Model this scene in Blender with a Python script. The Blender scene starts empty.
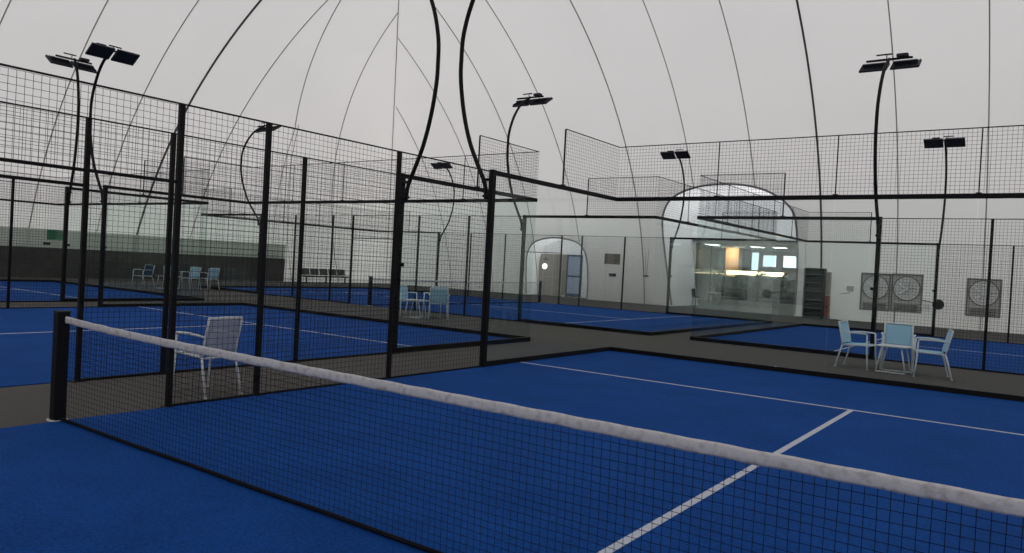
import bpy, bmesh, math, random
from mathutils import Vector, Matrix, Euler
from mathutils.geometry import delaunay_2d_cdt
random.seed(7)
sc = bpy.context.scene
COL = sc.collection
PI = math.pi

# ------------------------------------------------------------------ helpers
class MB:
    """collects shapes; build() links them as ONE mesh object"""
    def __init__(s): s.v = []; s.f = []
    def add(s, vs, fs):
        o = len(s.v); s.v += [tuple(v) for v in vs]; s.f += [tuple(i + o for i in f) for f in fs]; return s
    def box(s, x0, x1, y0, y1, z0, z1, M=None):
        vs = [Vector((x, y, z)) for x in (x0, x1) for y in (y0, y1) for z in (z0, z1)]
        if M is not None: vs = [M @ v for v in vs]
        return s.add(vs, [(0, 1, 3, 2), (4, 6, 7, 5), (0, 4, 5, 1), (2, 3, 7, 6), (0, 2, 6, 4), (1, 5, 7, 3)])
    def bbox(s, x0, x1, y0, y1, z0, z1, b=.006, M=None):
        """box with chamfered edges"""
        bm = bmesh.new(); bmesh.ops.create_cube(bm, size=1)
        bmesh.ops.scale(bm, vec=(x1 - x0, y1 - y0, z1 - z0), verts=bm.verts)
        bmesh.ops.translate(bm, vec=((x0 + x1) / 2, (y0 + y1) / 2, (z0 + z1) / 2), verts=bm.verts)
        bmesh.ops.bevel(bm, geom=bm.edges[:], offset=b, segments=1, affect='EDGES')
        if M is not None: bmesh.ops.transform(bm, matrix=M, verts=bm.verts)
        bm.verts.index_update()
        vs = [v.co.copy() for v in bm.verts]; fs = [[v.index for v in f.verts] for f in bm.faces]
        bm.free(); return s.add(vs, fs)
    def tube(s, pts, r, n=8, caps=True, flat=1.0):
        pts = [Vector(p) for p in pts]; rings = []; up = None
        for i, p in enumerate(pts):
            t = (pts[min(i + 1, len(pts) - 1)] - pts[max(i - 1, 0)]).normalized()
            if up is None:
                a = Vector((0, 0, 1)) if abs(t.z) < .9 else Vector((1, 0, 0)); up = (a - t * a.dot(t)).normalized()
            else: up = (up - t * up.dot(t)).normalized()
            b = t.cross(up); rr = r[i] if isinstance(r, (list, tuple)) else r
            rings.append([p + rr * (math.cos(2 * PI * k / n) * up * flat + math.sin(2 * PI * k / n) * b) for k in range(n)])
        vs = [v for ring in rings for v in ring]; fs = []
        for i in range(len(pts) - 1):
            for k in range(n):
                k2 = (k + 1) % n; fs.append((i * n + k, i * n + k2, (i + 1) * n + k2, (i + 1) * n + k))
        if caps: fs.append(tuple(range(n))[::-1]); fs.append(tuple((len(pts) - 1) * n + k for k in range(n)))
        return s.add(vs, fs)
    def sheet(s, P, nu, nv, th=.004):
        """solid curved sheet: P(u,v) -> (point); thickness along its normal"""
        g = [[Vector(P(i / nu, j / nv)) for j in range(nv + 1)] for i in range(nu + 1)]
        def nrm(i, j):
            a = g[min(i + 1, nu)][j] - g[max(i - 1, 0)][j]; b = g[i][min(j + 1, nv)] - g[i][max(j - 1, 0)]
            return a.cross(b).normalized()
        top = [g[i][j] + nrm(i, j) * th / 2 for i in range(nu + 1) for j in range(nv + 1)]
        bot = [g[i][j] - nrm(i, j) * th / 2 for i in range(nu + 1) for j in range(nv + 1)]
        W = nv + 1; N = len(top); fs = []
        for i in range(nu):
            for j in range(nv):
                a, b, c, d = i * W + j, (i + 1) * W + j, (i + 1) * W + j + 1, i * W + j + 1
                fs += [(a, b, c, d), (N + a, N + d, N + c, N + b)]
        for i in range(nu):
            for j in (0, nv): a, b = i * W + j, (i + 1) * W + j; fs.append((a, b, N + b, N + a))
        for j in range(nv):
            for i in (0, nu): a, b = i * W + j, i * W + j + 1; fs.append((a, b, N + b, N + a))
        return s.add(top + bot, fs)
    def disc(s, c, r, h, axis='y', n=28):
        c = Vector(c); d = {'x': Vector((h, 0, 0)), 'y': Vector((0, h, 0)), 'z': Vector((0, 0, h))}[axis]
        return s.tube([c, c + d], r, n)
    def ring(s, c, R, r, axis='y', n=32, m=6):
        vs = []; fs = []
        for i in range(n):
            a = 2 * PI * i / n
            for k in range(m):
                b = 2 * PI * k / m; rad = R + r * math.cos(b); h = r * math.sin(b)
                p = (rad * math.cos(a), h, rad * math.sin(a)) if axis == 'y' else (rad * math.cos(a), rad * math.sin(a), h)
                vs.append(Vector(c) + Vector(p))
        for i in range(n):
            for k in range(m):
                fs.append((i * m + k, i * m + (k + 1) % m, ((i + 1) % n) * m + (k + 1) % m, ((i + 1) % n) * m + k))
        return s.add(vs, fs)
    def mesh(s, name, mat, smooth=False):
        me = bpy.data.meshes.new(name); me.from_pydata(s.v, [], s.f); me.update()
        bm = bmesh.new(); bm.from_mesh(me); bmesh.ops.recalc_face_normals(bm, faces=bm.faces[:]); bm.to_mesh(me); bm.free()
        me.materials.append(mat)
        if smooth:
            for p in me.polygons: p.use_smooth = True
        return me
    def build(s, name, mat, parent=None, smooth=False):
        return put(name, s.mesh(name, mat, smooth), parent)

def put(name, me, parent=None, loc=(0, 0, 0), rz=0):
    o = bpy.data.objects.new(name, me); COL.objects.link(o); o.location = loc; o.rotation_euler = (0, 0, rz)
    if parent is not None: o.parent = parent
    return o
def tag(o, label=None, cat=None, group=None, kind=None):
    if label: o['label'] = label
    if cat: o['category'] = cat
    if group: o['group'] = group
    if kind: o['kind'] = kind
    return o
def thing(name, label, cat, loc=(0, 0, 0), rz=0, group=None):
    o = bpy.data.objects.new(name, None); COL.objects.link(o); o.location = loc; o.rotation_euler = (0, 0, rz)
    o.empty_display_size = .1
    return tag(o, label, cat, group)
def kids(o): return [c for c in bpy.data.objects if c.parent is o]
def dup(root, loc, rz, label, group=None):
    r = root.copy(); COL.objects.link(r); r.location = loc; r.rotation_euler = (0, 0, rz); r['label'] = label
    if group: r['group'] = group
    for ch in kids(root):
        c = ch.copy(); COL.objects.link(c); c.parent = r
        for g in kids(ch):
            d = g.copy(); COL.objects.link(d); d.parent = c
    return r

# ------------------------------------------------------------------ materials
def mat(name, col, rough=.6, metal=0, spec=.5, noise=None, bump=None, emit=None, emit_s=0):
    m = bpy.data.materials.new(name); m.use_nodes = True; nt = m.node_tree; b = nt.nodes['Principled BSDF']
    b.inputs['Base Color'].default_value = (*col, 1); b.inputs['Roughness'].default_value = rough
    b.inputs['Metallic'].default_value = metal; b.inputs['Specular IOR Level'].default_value = spec
    tc = nt.nodes.new('ShaderNodeTexCoord')
    if noise:
        sc_, col2, lo, hi = noise
        n = nt.nodes.new('ShaderNodeTexNoise'); n.inputs['Scale'].default_value = sc_; n.inputs['Detail'].default_value = 6
        r = nt.nodes.new('ShaderNodeValToRGB'); r.color_ramp.elements[0].position = lo; r.color_ramp.elements[1].position = hi
        r.color_ramp.elements[0].color = (*col, 1); r.color_ramp.elements[1].color = (*col2, 1)
        nt.links.new(tc.outputs['Object'], n.inputs['Vector']); nt.links.new(n.outputs['Fac'], r.inputs['Fac'])
        nt.links.new(r.outputs['Color'], b.inputs['Base Color'])
    if bump:
        n2 = nt.nodes.new('ShaderNodeTexNoise'); n2.inputs['Scale'].default_value = bump[0]; n2.inputs['Detail'].default_value = 3
        bp = nt.nodes.new('ShaderNodeBump'); bp.inputs['Strength'].default_value = bump[1]; bp.inputs['Distance'].default_value = bump[2]
        nt.links.new(tc.outputs['Object'], n2.inputs['Vector']); nt.links.new(n2.outputs['Fac'], bp.inputs['Height'])
        nt.links.new(bp.outputs['Normal'], b.inputs['Normal'])
    if emit: b.inputs['Emission Color'].default_value = (*emit, 1); b.inputs['Emission Strength'].default_value = emit_s
    return m

def turf_material():
    m = bpy.data.materials.new('blue_turf'); m.use_nodes = True; nt = m.node_tree; b = nt.nodes['Principled BSDF']
    tc = nt.nodes.new('ShaderNodeTexCoord')
    n1 = nt.nodes.new('ShaderNodeTexNoise'); n1.inputs['Scale'].default_value = 1.3; n1.inputs['Detail'].default_value = 5
    n2 = nt.nodes.new('ShaderNodeTexNoise'); n2.inputs['Scale'].default_value = 60; n2.inputs['Detail'].default_value = 4
    r1 = nt.nodes.new('ShaderNodeValToRGB'); e = r1.color_ramp.elements
    e[0].position = .35; e[0].color = (.0036, .043, .204, 1); e[1].position = .72; e[1].color = (.0052, .057, .262, 1)
    r2 = nt.nodes.new('ShaderNodeValToRGB'); e = r2.color_ramp.elements
    e[0].position = .3; e[0].color = (.62, .62, .62, 1); e[1].position = .75; e[1].color = (1.3, 1.3, 1.3, 1)
    mx = nt.nodes.new('ShaderNodeMix'); mx.data_type = 'RGBA'; mx.blend_type = 'MULTIPLY'; mx.inputs[0].default_value = 1
    for n in (n1, n2): nt.links.new(tc.outputs['Object'], n.inputs['Vector'])
    nt.links.new(n1.outputs['Fac'], r1.inputs['Fac']); nt.links.new(n2.outputs['Fac'], r2.inputs['Fac'])
    nt.links.new(r1.outputs['Color'], mx.inputs[6]); nt.links.new(r2.outputs['Color'], mx.inputs[7])
    # scattered pale sand grains and scuffs
    n3 = nt.nodes.new('ShaderNodeTexNoise'); n3.inputs['Scale'].default_value = 9; n3.inputs['Detail'].default_value = 9; n3.inputs['Roughness'].default_value = .75
    r3 = nt.nodes.new('ShaderNodeValToRGB'); e = r3.color_ramp.elements
    e[0].position = .66; e[0].color = (0, 0, 0, 1); e[1].position = .8; e[1].color = (.5, .5, .5, 1)
    mx2 = nt.nodes.new('ShaderNodeMix'); mx2.data_type = 'RGBA'; mx2.inputs[7].default_value = (.06, .13, .30, 1)
    nt.links.new(tc.outputs['Object'], n3.inputs['Vector']); nt.links.new(n3.outputs['Fac'], r3.inputs['Fac'])
    nt.links.new(r3.outputs['Color'], mx2.inputs[0]); nt.links.new(mx.outputs[2], mx2.inputs[6])
    nt.links.new(mx2.outputs[2], b.inputs['Base Color'])
    b.inputs['Roughness'].default_value = .85; b.inputs['Specular IOR Level'].default_value = .04
    b.inputs['Sheen Weight'].default_value = .10; b.inputs['Sheen Roughness'].default_value = .5
    b.inputs['Sheen Tint'].default_value = (.1, .35, 1, 1)
    bp = nt.nodes.new('ShaderNodeBump'); bp.inputs['Strength'].default_value = .5; bp.inputs['Distance'].default_value = .01
    nt.links.new(n2.outputs['Fac'], bp.inputs['Height']); nt.links.new(bp.outputs['Normal'], b.inputs['Normal'])
    return m

def membrane(name, col, trans, mixf=.55, stain=None):
    m = bpy.data.materials.new(name); m.use_nodes = True; nt = m.node_tree; nt.nodes.clear()
    out = nt.nodes.new('ShaderNodeOutputMaterial'); d = nt.nodes.new('ShaderNodeBsdfDiffuse'); t = nt.nodes.new('ShaderNodeBsdfTranslucent')
    mx = nt.nodes.new('ShaderNodeMixShader'); mx.inputs[0].default_value = mixf
    tc = nt.nodes.new('ShaderNodeTexCoord')
    n = nt.nodes.new('ShaderNodeTexNoise'); n.inputs['Scale'].default_value = .22; n.inputs['Detail'].default_value = 4
    r = nt.nodes.new('ShaderNodeValToRGB'); e = r.color_ramp.elements
    e[0].position = .3; e[0].color = (*[c * .955 for c in trans], 1); e[1].position = .7; e[1].color = (*trans, 1)
    nt.links.new(tc.outputs['Object'], n.inputs['Vector']); nt.links.new(n.outputs['Fac'], r.inputs['Fac'])
    nt.links.new(r.outputs['Color'], t.inputs['Color']); d.inputs['Color'].default_value = (*col, 1)
    nt.links.new(d.outputs[0], mx.inputs[1]); nt.links.new(t.outputs[0], mx.inputs[2]); nt.links.new(mx.outputs[0], out.inputs[0])
    return m

def glass_material(name, tint, k=.75):
    m = bpy.data.materials.new(name); m.use_nodes = True; nt = m.node_tree; nt.nodes.clear()
    out = nt.nodes.new('ShaderNodeOutputMaterial'); t = nt.nodes.new('ShaderNodeBsdfTransparent'); g = nt.nodes.new('ShaderNodeBsdfGlossy')
    t.inputs['Color'].default_value = (*tint, 1); g.inputs['Roughness'].default_value = .02; g.inputs['Color'].default_value = (.9, .95, .93, 1)
    lw = nt.nodes.new('ShaderNodeLayerWeight'); lw.inputs['Blend'].default_value = .5
    p = nt.nodes.new('ShaderNodeMath'); p.operation = 'POWER'; p.inputs[1].default_value = 4
    a = nt.nodes.new('ShaderNodeMath'); a.operation = 'MULTIPLY_ADD'; a.inputs[1].default_value = k; a.inputs[2].default_value = .008
    mx = nt.nodes.new('ShaderNodeMixShader')
    nt.links.new(lw.outputs['Facing'], p.inputs[0]); nt.links.new(p.outputs[0], a.inputs[0]); nt.links.new(a.outputs[0], mx.inputs[0])
    nt.links.new(t.outputs[0], mx.inputs[1]); nt.links.new(g.outputs[0], mx.inputs[2]); nt.links.new(mx.outputs[0], out.inputs[0])
    return m

STEEL = mat('black_powder_coated_steel', (.006, .006, .007), .55, spec=.15, bump=(90, .05, .002))
WIRE = mat('black_coated_wire', (.016, .016, .017), .6, spec=.2)
TURF = turf_material()
LINE = mat('white_line_fibre', (.50, .53, .60), .9, spec=.1, noise=(40, (.36, .40, .50), .45, .75))
CARPET = mat('grey_walkway_carpet', (.104, .099, .092), .95, spec=.1, noise=(70, (.078, .075, .072), .4, .65), bump=(220, .4, .004))
TAPE = mat('white_net_tape', (.62, .61, .62), .85, spec=.2, noise=(26, (.40, .38, .38), .48, .75), bump=(30, .5, .01))
CORD = mat('black_net_cord', (.006, .007, .012), .8, spec=.1)
DOME = membrane('white_dome_membrane', (.81, .785, .765), (.82, .785, .765))
LINING = membrane('thin_white_tunnel_lining', (.92, .92, .94), (.98, .97, .98), .92)
SEAM = mat('membrane_seam', (.40, .38, .365), .9, spec=.1)
CABLE = mat('dark_hold_down_cable', (.10, .10, .10), .8, spec=.1)
GLASS = glass_material('tempered_court_glass', (.95, .968, .96), .6)
WHITEM = mat('white_chair_metal', (.66, .70, .73), .45, spec=.4)
SLING = mat('pale_blue_sling_fabric', (.36, .58, .74), .8, spec=.2, noise=(60, (.32, .53, .68), .4, .6))
SLINGW = mat('white_sling_fabric', (.50, .53, .56), .8, spec=.2, noise=(60, (.45, .48, .51), .4, .6))
SHEER = mat('sheer_white_sling_fabric', (.50, .53, .56), .8, spec=.2, noise=(60, (.45, .48, .51), .4, .6))
_n = SHEER.node_tree; _w = _n.nodes.new('ShaderNodeTexChecker'); _w.inputs['Scale'].default_value = 260
_a = _n.nodes.new('ShaderNodeMath'); _a.operation = 'MULTIPLY_ADD'; _a.inputs[1].default_value = .5; _a.inputs[2].default_value = .28
_tc = [n for n in _n.nodes if n.type == 'TEX_COORD'][0]; _n.links.new(_tc.outputs['Object'], _w.inputs['Vector']); _n.links.new(_w.outputs['Fac'], _a.inputs[0]); _n.links.new(_a.outputs[0], _n.nodes['Principled BSDF'].inputs['Alpha'])
DKBLUE = mat('dark_blue_sling_fabric', (.03, .06, .12), .8, spec=.2)
TABLEM = mat('white_table_top', (.60, .64, .67), .4, spec=.4)
LAMPM = mat('dark_floodlight_casing', (.018, .021, .030), .5, spec=.3)
DADO = mat('dark_grey_wall_skirt', (.085, .083, .078), .9, spec=.1, noise=(2.2, (.062, .062, .060), .35, .7))
PALE = membrane('pale_green_wall_band', (.60, .62, .60), (.70, .73, .70), .7)
GREEN = mat('green_exit_sign', (.02, .17, .09), .5)
BOARD = mat('brown_grey_sign_board', (.22, .18, .165), .7, noise=(14, (.13, .10, .095), .45, .6))
GREYF = mat('grey_fan_housing', (.62, .615, .59), .6, noise=(7, (.50, .495, .48), .4, .7))
GREYD = mat('dark_grey_louvre', (.20, .20, .19), .6)
DISCM = mat('pale_fan_disc', (.90, .91, .90), .5)
RACK = mat('dark_steel_rack', (.030, .036, .042), .5, spec=.4)
RACKL = mat('grey_rack_shelf', (.13, .155, .18), .45, spec=.4)
REDM = mat('dull_red_paint', (.30, .10, .08), .6)
BENCH = mat('dark_green_seat_plastic', (.028, .042, .036), .5)
BEIGE = mat('beige_partition_board', (.40, .37, .34), .7, noise=(3, (.36, .335, .31), .4, .6))
OLIVE = mat('olive_green_panel', (.30, .32, .22), .6)
DOORF = mat('slate_blue_door_frame', (.05, .08, .15), .45)
DOORP = mat('pale_blue_door_pane', (.42, .53, .72), .35, spec=.5)
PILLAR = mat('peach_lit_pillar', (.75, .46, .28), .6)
ROOMW = mat('cafe_plaster_wall', (.50, .55, .60), .8)
ROOMF = mat('cafe_dark_floor', (.030, .036, .036), .9, spec=.1)
WOOD = mat('pale_wood_counter', (.50, .34, .19), .5, noise=(6, (.40, .26, .14), .4, .7))
DARK = mat('dark_cafe_upholstery', (.018, .024, .024), .8)
LEAF = mat('dark_green_leaves', (.022, .045, .022), .6, noise=(12, (.04, .07, .03), .4, .6))
BOTTLE = mat('frosted_bottle_glass', (.45, .52, .58), .3)
LIGHTW = mat('lit_ceiling_panel', (.9, .9, .9), .5, emit=(.95, .98, 1), emit_s=9)
LIGHTY = mat('warm_strip_light', (.9, .8, .6), .5, emit=(1, .80, .48), emit_s=5.5)
LIGHTB = mat('lit_frosted_window', (.8, .85, .95), .5, emit=(.72, .86, 1), emit_s=2.2)
LAMPW = mat('lit_round_lamp', (1, 1, 1), .5, emit=(1, .98, .95), emit_s=3)
RUBBER = mat('black_rubber', (.012, .012, .013), .8)

# ------------------------------------------------------------------ camera
cam = bpy.data.cameras.new('camera'); co = bpy.data.objects.new('camera', cam); COL.objects.link(co)
R_ = Vector((.81000913, .58399021, .05329772)); U_ = Vector((-.05179036, -.01929074, .99847165)); F_ = Vector((-.58412582, .81153145, -.01461939))
co.matrix_world = Matrix(((R_.x, U_.x, -F_.x, 1.9515), (R_.y, U_.y, -F_.y, -3.0190), (R_.z, U_.z, -F_.z, 1.5663), (0, 0, 0, 1)))
cam.sensor_fit = 'HORIZONTAL'; cam.sensor_width = 36; cam.lens = 36 * 750 / 1024; cam.clip_end = 300; cam.clip_start = .05
sc.camera = co

# ------------------------------------------------------------------ dome (inflated hall)
XW, YW, RR, HH, EX = -32.7, 31.3, 22.3, 17.2, 2.1
XE = 34.0; YS = YW - 2 * RR
NT = 34
def prof(q):
    """q 0..1 -> (distance inwards from the foot, height)"""
    th = q * PI / 2
    return RR * (1 - math.cos(th) ** (2 / EX)), HH * math.sin(th) ** (2 / EX)
def q_at_z(z):
    s = (max(z, 0) / HH) ** (EX / 2); return math.asin(min(1, s)) / (PI / 2)
def q_at_d(d):
    s = (1 - min(1, max(0, d / RR))) ** (EX / 2); return math.acos(min(1, s)) / (PI / 2)
QS = [(k / NT) for k in range(NT + 1)]
QS = [0] + [q_at_z(z) for z in (.5, 1, 1.6, 2.2, 2.9, 3.6, 4.3, 5, 5.8, 6.8)] + [q for q in QS if q > q_at_z(7.4)]

def smooth_arch(pts, n=6):
    """Catmull-Rom through open point list"""
    out = []
    P = [pts[0]] + pts + [pts[-1]]
    for i in range(1, len(P) - 2):
        for k in range(n):
            t = k / n; a, b, c, d = P[i - 1], P[i], P[i + 1], P[i + 2]
            out.append(tuple(.5 * ((2 * b[j]) + (-a[j] + c[j]) * t + (2 * a[j] - 5 * b[j] + 4 * c[j] - d[j]) * t * t + (-a[j] + 3 * b[j] - 3 * c[j] + d[j]) * t ** 3) for j in range(2)))
    out.append(pts[-1]); return out
CAFE = smooth_arch([(-13.05, 0), (-13.35, 1.7), (-13.55, 3.5), (-13.45, 4.5), (-12.9, 5.22), (-11.7, 5.66), (-10.2, 5.78), (-8.9, 5.6), (-8.0, 5.2), (-7.4, 4.6), (-7.22, 3.7), (-7.2, 1.8), (-7.25, 0)], 5)
NICHE = smooth_arch([(-21.68, 0), (-21.75, 1.1), (-21.68, 2.2), (-21.25, 2.85), (-20.4, 3.13), (-19.4, 3.16), (-18.4, 2.93), (-17.95, 2.35), (-17.82, 1.3), (-17.82, 0)], 5)
def back_pt(x, z):
    d, _ = prof(q_at_z(z)); return Vector((x, YW - d, z))

def back_sheet():
    verts = []; edges = []; faces_out = []
    S = 20.0                                              # scales q into a plane measure
    def av(x, q): verts.append((x, q * S)); return len(verts) - 1
    left = [av(XW + prof(q)[0], q) for q in QS]; right = [av(XE - prof(q)[0], q) for q in QS]
    for a in (left, right): edges.extend(zip(a[:-1], a[1:]))
    top_row = [left[-1], right[-1]]
    arcs = []
    for A in (CAFE, NICHE):
        ids = [av(x, q_at_z(z)) for x, z in A]; edges.extend(zip(ids[:-1], ids[1:])); arcs.append(ids)
    xs = sorted([A[0][0] for A in (CAFE, NICHE)] + [A[-1][0] for A in (CAFE, NICHE)])
    order = [left[0], arcs[1][0], arcs[1][-1], arcs[0][0], arcs[0][-1], right[0]]
    edges.extend(zip(order[:-1], order[1:])); edges.append((left[-1], right[-1]))
    def inside(x, z, A):
        c = False; n = len(A)
        for i in range(n):
            x1, z1 = A[i]; x2, z2 = A[(i + 1) % n]
            if (z1 > z) != (z2 > z) and x < (x2 - x1) * (z - z1) / (z2 - z1) + x1: c = not c
        return c
    for q in QS[1:-1]:
        d, z = prof(q); x = XW + d + .9
        while x < XE - d - .9:
            if not (inside(x, z, CAFE) or inside(x, z, NICHE)): av(x, q)
            x += 1.1
    vo, eo, fo, *_ = delaunay_2d_cdt([Vector(v) for v in verts], edges, [], 0, 1e-5)
    vs = []; fs = []
    for v in vo:
        d, z = prof(min(1, max(0, v[1] / S))); vs.append((v[0], YW - d, z))
    for f in fo:
        cx = sum(vo[i][0] for i in f) / len(f); cq = sum(vo[i][1] for i in f) / len(f) / S; d, cz = prof(min(1, max(0, cq)))
        if inside(cx, cz, CAFE) or inside(cx, cz, NICHE) or cx < XW + d - .15 or cx > XE - d + .15: continue
        fs.append(tuple(f))
    b = MB(); b.add(vs, fs); return b
def quad_sheet(fn, n=20):
    b = MB(); vs = []; fs = []
    for q in QS:
        for i in range(n + 1): vs.append(fn(q, i / n))
    for j in range(len(QS) - 1):
        for i in range(n): fs.append((j * (n + 1) + i, j * (n + 1) + i + 1, (j + 1) * (n + 1) + i + 1, (j + 1) * (n + 1) + i))
    return b.add(vs, fs)
def lerp(a, b, t): return a + (b - a) * t
wall_back = back_sheet().build('wall_back', DOME, smooth=True); tag(wall_back, kind='structure')
def lf(q, t): d, z = prof(q); return (XW + d, lerp(YS + d, YW - d, t), z)
def rf(q, t): d, z = prof(q); return (XE - d, lerp(YS + d, YW - d, t), z)
def ff(q, t): d, z = prof(q); return (lerp(XW + d, XE - d, t), YS + d, z)
wall_left = quad_sheet(lf).build('wall_left', DOME, smooth=True); tag(wall_left, kind='structure')
wall_right = quad_sheet(rf).build('wall_right', DOME, smooth=True); tag(wall_right, kind='structure')
wall_front = quad_sheet(ff).build('wall_front', DOME, smooth=True); tag(wall_front, kind='structure')

# seams of the membrane: strips that follow it, 3 cm inside
def seam(pts, r, m, parent, name='seam'):
    b = MB(); b.tube(pts, r, 6); o = b.build(name, m, parent, smooth=True); tag(o, kind='structure'); return o
IN = .04
def back_seam(x0, x1, z0, r=.022, m=SEAM):
    """x0 at z=6, x1 at z=13 (the slight lean of the seam)"""
    pts = []; q0 = q_at_z(z0); qm = 1.0
    n = 110
    for i in range(n + 1):
        q = lerp(q0, qm, i / n); d, z = prof(q)
        x = lerp(x0, x1, (z - 4) / 9)
        if x < XW + d: break
        pts.append((x, YW - d - IN, max(z - IN * z / HH, .02)))
    seam(pts, r, m, wall_back)
for x0, x1, z0, r, m in [(-.23, -.23, .02, .023, SEAM), (-3.25, -3.25, .02, .023, SEAM), (-6.2, -6.27, .02, .042, CABLE), (-8.95, -9.1, 5.6, .023, SEAM), (-11.75, -12.15, 5.66, .023, SEAM),
                         (-14.75, -15.3, .02, .03, SEAM), (-18.4, -19.3, 3.0, .024, SEAM), (-21.3, -22.2, .02, .024, SEAM), (-24.5, -25.7, .02, .022, SEAM), (-27.7, -29, .02, .022, SEAM),
                         (2.7, 2.7, .02, .023, SEAM), (5.7, 5.7, .02, .023, SEAM), (8.7, 8.7, .02, .05, CABLE), (11.6, 11.6, .02, .023, SEAM)]:
    back_seam(x0, x1, z0, r, m)
def left_seam(y0, y1, z0=.02, z1=None, r=.03, m=SEAM):
    """y0 at z=8, y1 at z=13"""
    pts = []; n = 110; q0 = q_at_z(z0); q1 = 1.0 if z1 is None else q_at_z(z1)
    for i in range(n + 1):
        q = lerp(q0, q1, i / n); d, z = prof(q); y = lerp(y0, y1, (z - 8) / 5)
        if y > YW - d: break
        pts.append((XW + d + IN, y, max(z - IN * z / HH, .02)))
    seam(pts, r, m, wall_left)
for a in [(24.9, 23.35, .02, None, .024), (21.9, 20.1, 8.2, 13.6, .024), (21.9, 21.4, .02, 8.2, .018), (22.08, 20.9, 0.02, 8.3, .016), (18.6, 19.4, .02, None, .024), (13.85, 14.4, .02, None, .024), (10.9, 11.25, .02, None, .024), (7.9, 8.4, .02, None, .024), (5, 5.2), (2, 2.1), (-1, -1), (-4, -4)]:
    left_seam(*a)
left_seam(15.95, 16.75, r=.045, m=CABLE)
# the mitre where the two curved walls meet
seam([(XW + prof(q)[0] + IN, YW - prof(q)[0] - IN, max(.02, prof(q)[1] - IN * prof(q)[1] / HH)) for q in [i / 40 for i in range(41)]], .024, SEAM, wall_back)
# grey rims sewn round the two openings
for A, r in ((CAFE, .05), (NICHE, .04)):
    pts = [back_pt(x, z) + Vector((0, -.03, 0)) for x, z in A]; pts[0].z = pts[-1].z = .06
    seam(pts, r, mat('grey_opening_rim', (.26, .25, .25), .9), wall_back, 'opening_rim')

# tunnel linings behind both openings
def tunnel(A, yend, name):
    b = MB(); vs = []; fs = []; n = len(A)
    for x, z in A:
        p = back_pt(x, z); vs += [p, (x, yend, z)]
    for i in range(n - 1): fs.append((2 * i, 2 * i + 1, 2 * i + 3, 2 * i + 2))
    b.add(vs, fs); return tag(b.build(name, LINING, smooth=True), kind='structure')
tunnel(CAFE, 34.6, 'wall_cafe_passage')
tunnel(NICHE, 32.6, 'wall_door_passage')

# floor
fl = MB().box(XW - .3, XE + .3, YS - .3, 44.7, -.2, 0).build('floor', CARPET); tag(fl, kind='structure')
gd = MB()  # unseen ground outside, added pale to brighten the lower walls through the membrane
for a in ((-120, XW - .3, -120, 120), (XE + .3, 120, -120, 120), (XW - .3, XE + .3, -120, YS - .3), (XW - .3, XE + .3, 44.7, 120)): gd.box(*a, -.3, -.05)
tag(gd.build('ground', mat('unseen_bounce_ground', (.52, .51, .49), .9, noise=(.6, (.46, .45, .43), .4, .7))), kind='structure')

# skirt and pale band along the left wall
def wall_band(z0, z1, y0, y1, off, th):
    def P(u, v):
        z = lerp(z0, z1, v); d, _ = prof(q_at_z(z)); return (XW + d + off, lerp(y0, y1, u), z)
    b = MB(); b.sheet(P, 30, 4, th); return b
tag(wall_band(.01, 1.27, -9, 23.3, .12, .1).build('trim_1', DADO), kind='structure')
tag(wall_band(1.27, 2.05, -9, 23.3, .08, .05).build('trim_2', PALE), kind='structure')

# ------------------------------------------------------------------ courts
def turf(name, label, cx, cy, along_x, group='blue padel court surfaces'):
    """20 x 10 m pitch; local y = long direction"""
    t = thing(name, label, 'court', (cx, cy, 0), PI / 2 if along_x else 0, group)
    MB().bbox(-4.97, 4.97, -9.97, 9.97, 0, .012, .003).build('turf_surface', TURF, t)
    for s in (-1, 1):
        MB().box(-4.95, 4.95, s * 6.94 - .025, s * 6.94 + .025, .0125, .0155).build('service_line', LINE, t)
    MB().box(.0, .06, -6.92, 6.92, .0125, .015).build('centre_line', LINE, t)
    return t
turf('padel_court', 'bright blue court in the foreground, crossed by the white-taped net', 0, 0, False)
turf('padel_court', 'blue court at far left behind the grey walkway, seen through the side mesh', -11.9, 0, False)
turf('padel_court', 'distant blue court at the left edge, beside the dark grey wall skirt', -23.9, 0, False)
turf('padel_court', 'blue court in the middle distance, in front of the arched doorway', -16.14, 19.24, True)
turf('padel_court', 'blue court behind the white chairs on the right, before the wall fans', 4.95, 19.24, True)

# cached part meshes
_c = {}
def cached(key, fn):
    if key not in _c: _c[key] = fn()
    return _c[key]
CELL = 1 / 16
def mesh_panel(w, h):
    def f():
        b = MB(); r = .0021; nx = round(w / CELL); nz = round(h / CELL)
        for i in range(nx + 1):
            x = w * i / nx; b.tube([(x, 0, 0), (x, 0, h)], r, 4, False)
        for j in range(nz + 1):
            z = h * j / nz; b.tube([(0, .004, z), (w, .004, z)], r, 4, False)
        return b.mesh('mesh_panel', WIRE)
    return cached(('m', w, h), f)
def post_mesh(sx, sy, h):
    def f():
        b = MB(); b.bbox(-sx / 2, sx / 2, -sy / 2, sy / 2, 0, h, .004)
        b.bbox(-sx / 2 - .03, sx / 2 + .03, -sy / 2 - .03, sy / 2 + .03, 0, .012, .003)
        return b.mesh('post', STEEL)
    return cached(('p', sx, sy, h), f)
def glass_mesh(w, h): return cached(('g', w, h), lambda: MB().box(.006, w - .006, -.006, .006, .0, h).mesh('glass_panel', GLASS))
def rail_mesh(w, t, h): return cached(('r', w, t, h), lambda: MB().bbox(0, w, -t / 2, t / 2, 0, h, .004).mesh('rail', STEEL))
def clamp_mesh():
    def f():
        b = MB(); b.bbox(-.03, .03, -.02, .02, -.03, .03, .005); b.tube([(0, -.03, 0), (0, .03, 0)], .012, 8); return b.mesh('glass_clamp', STEEL)
    return cached('clamp', f)

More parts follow.
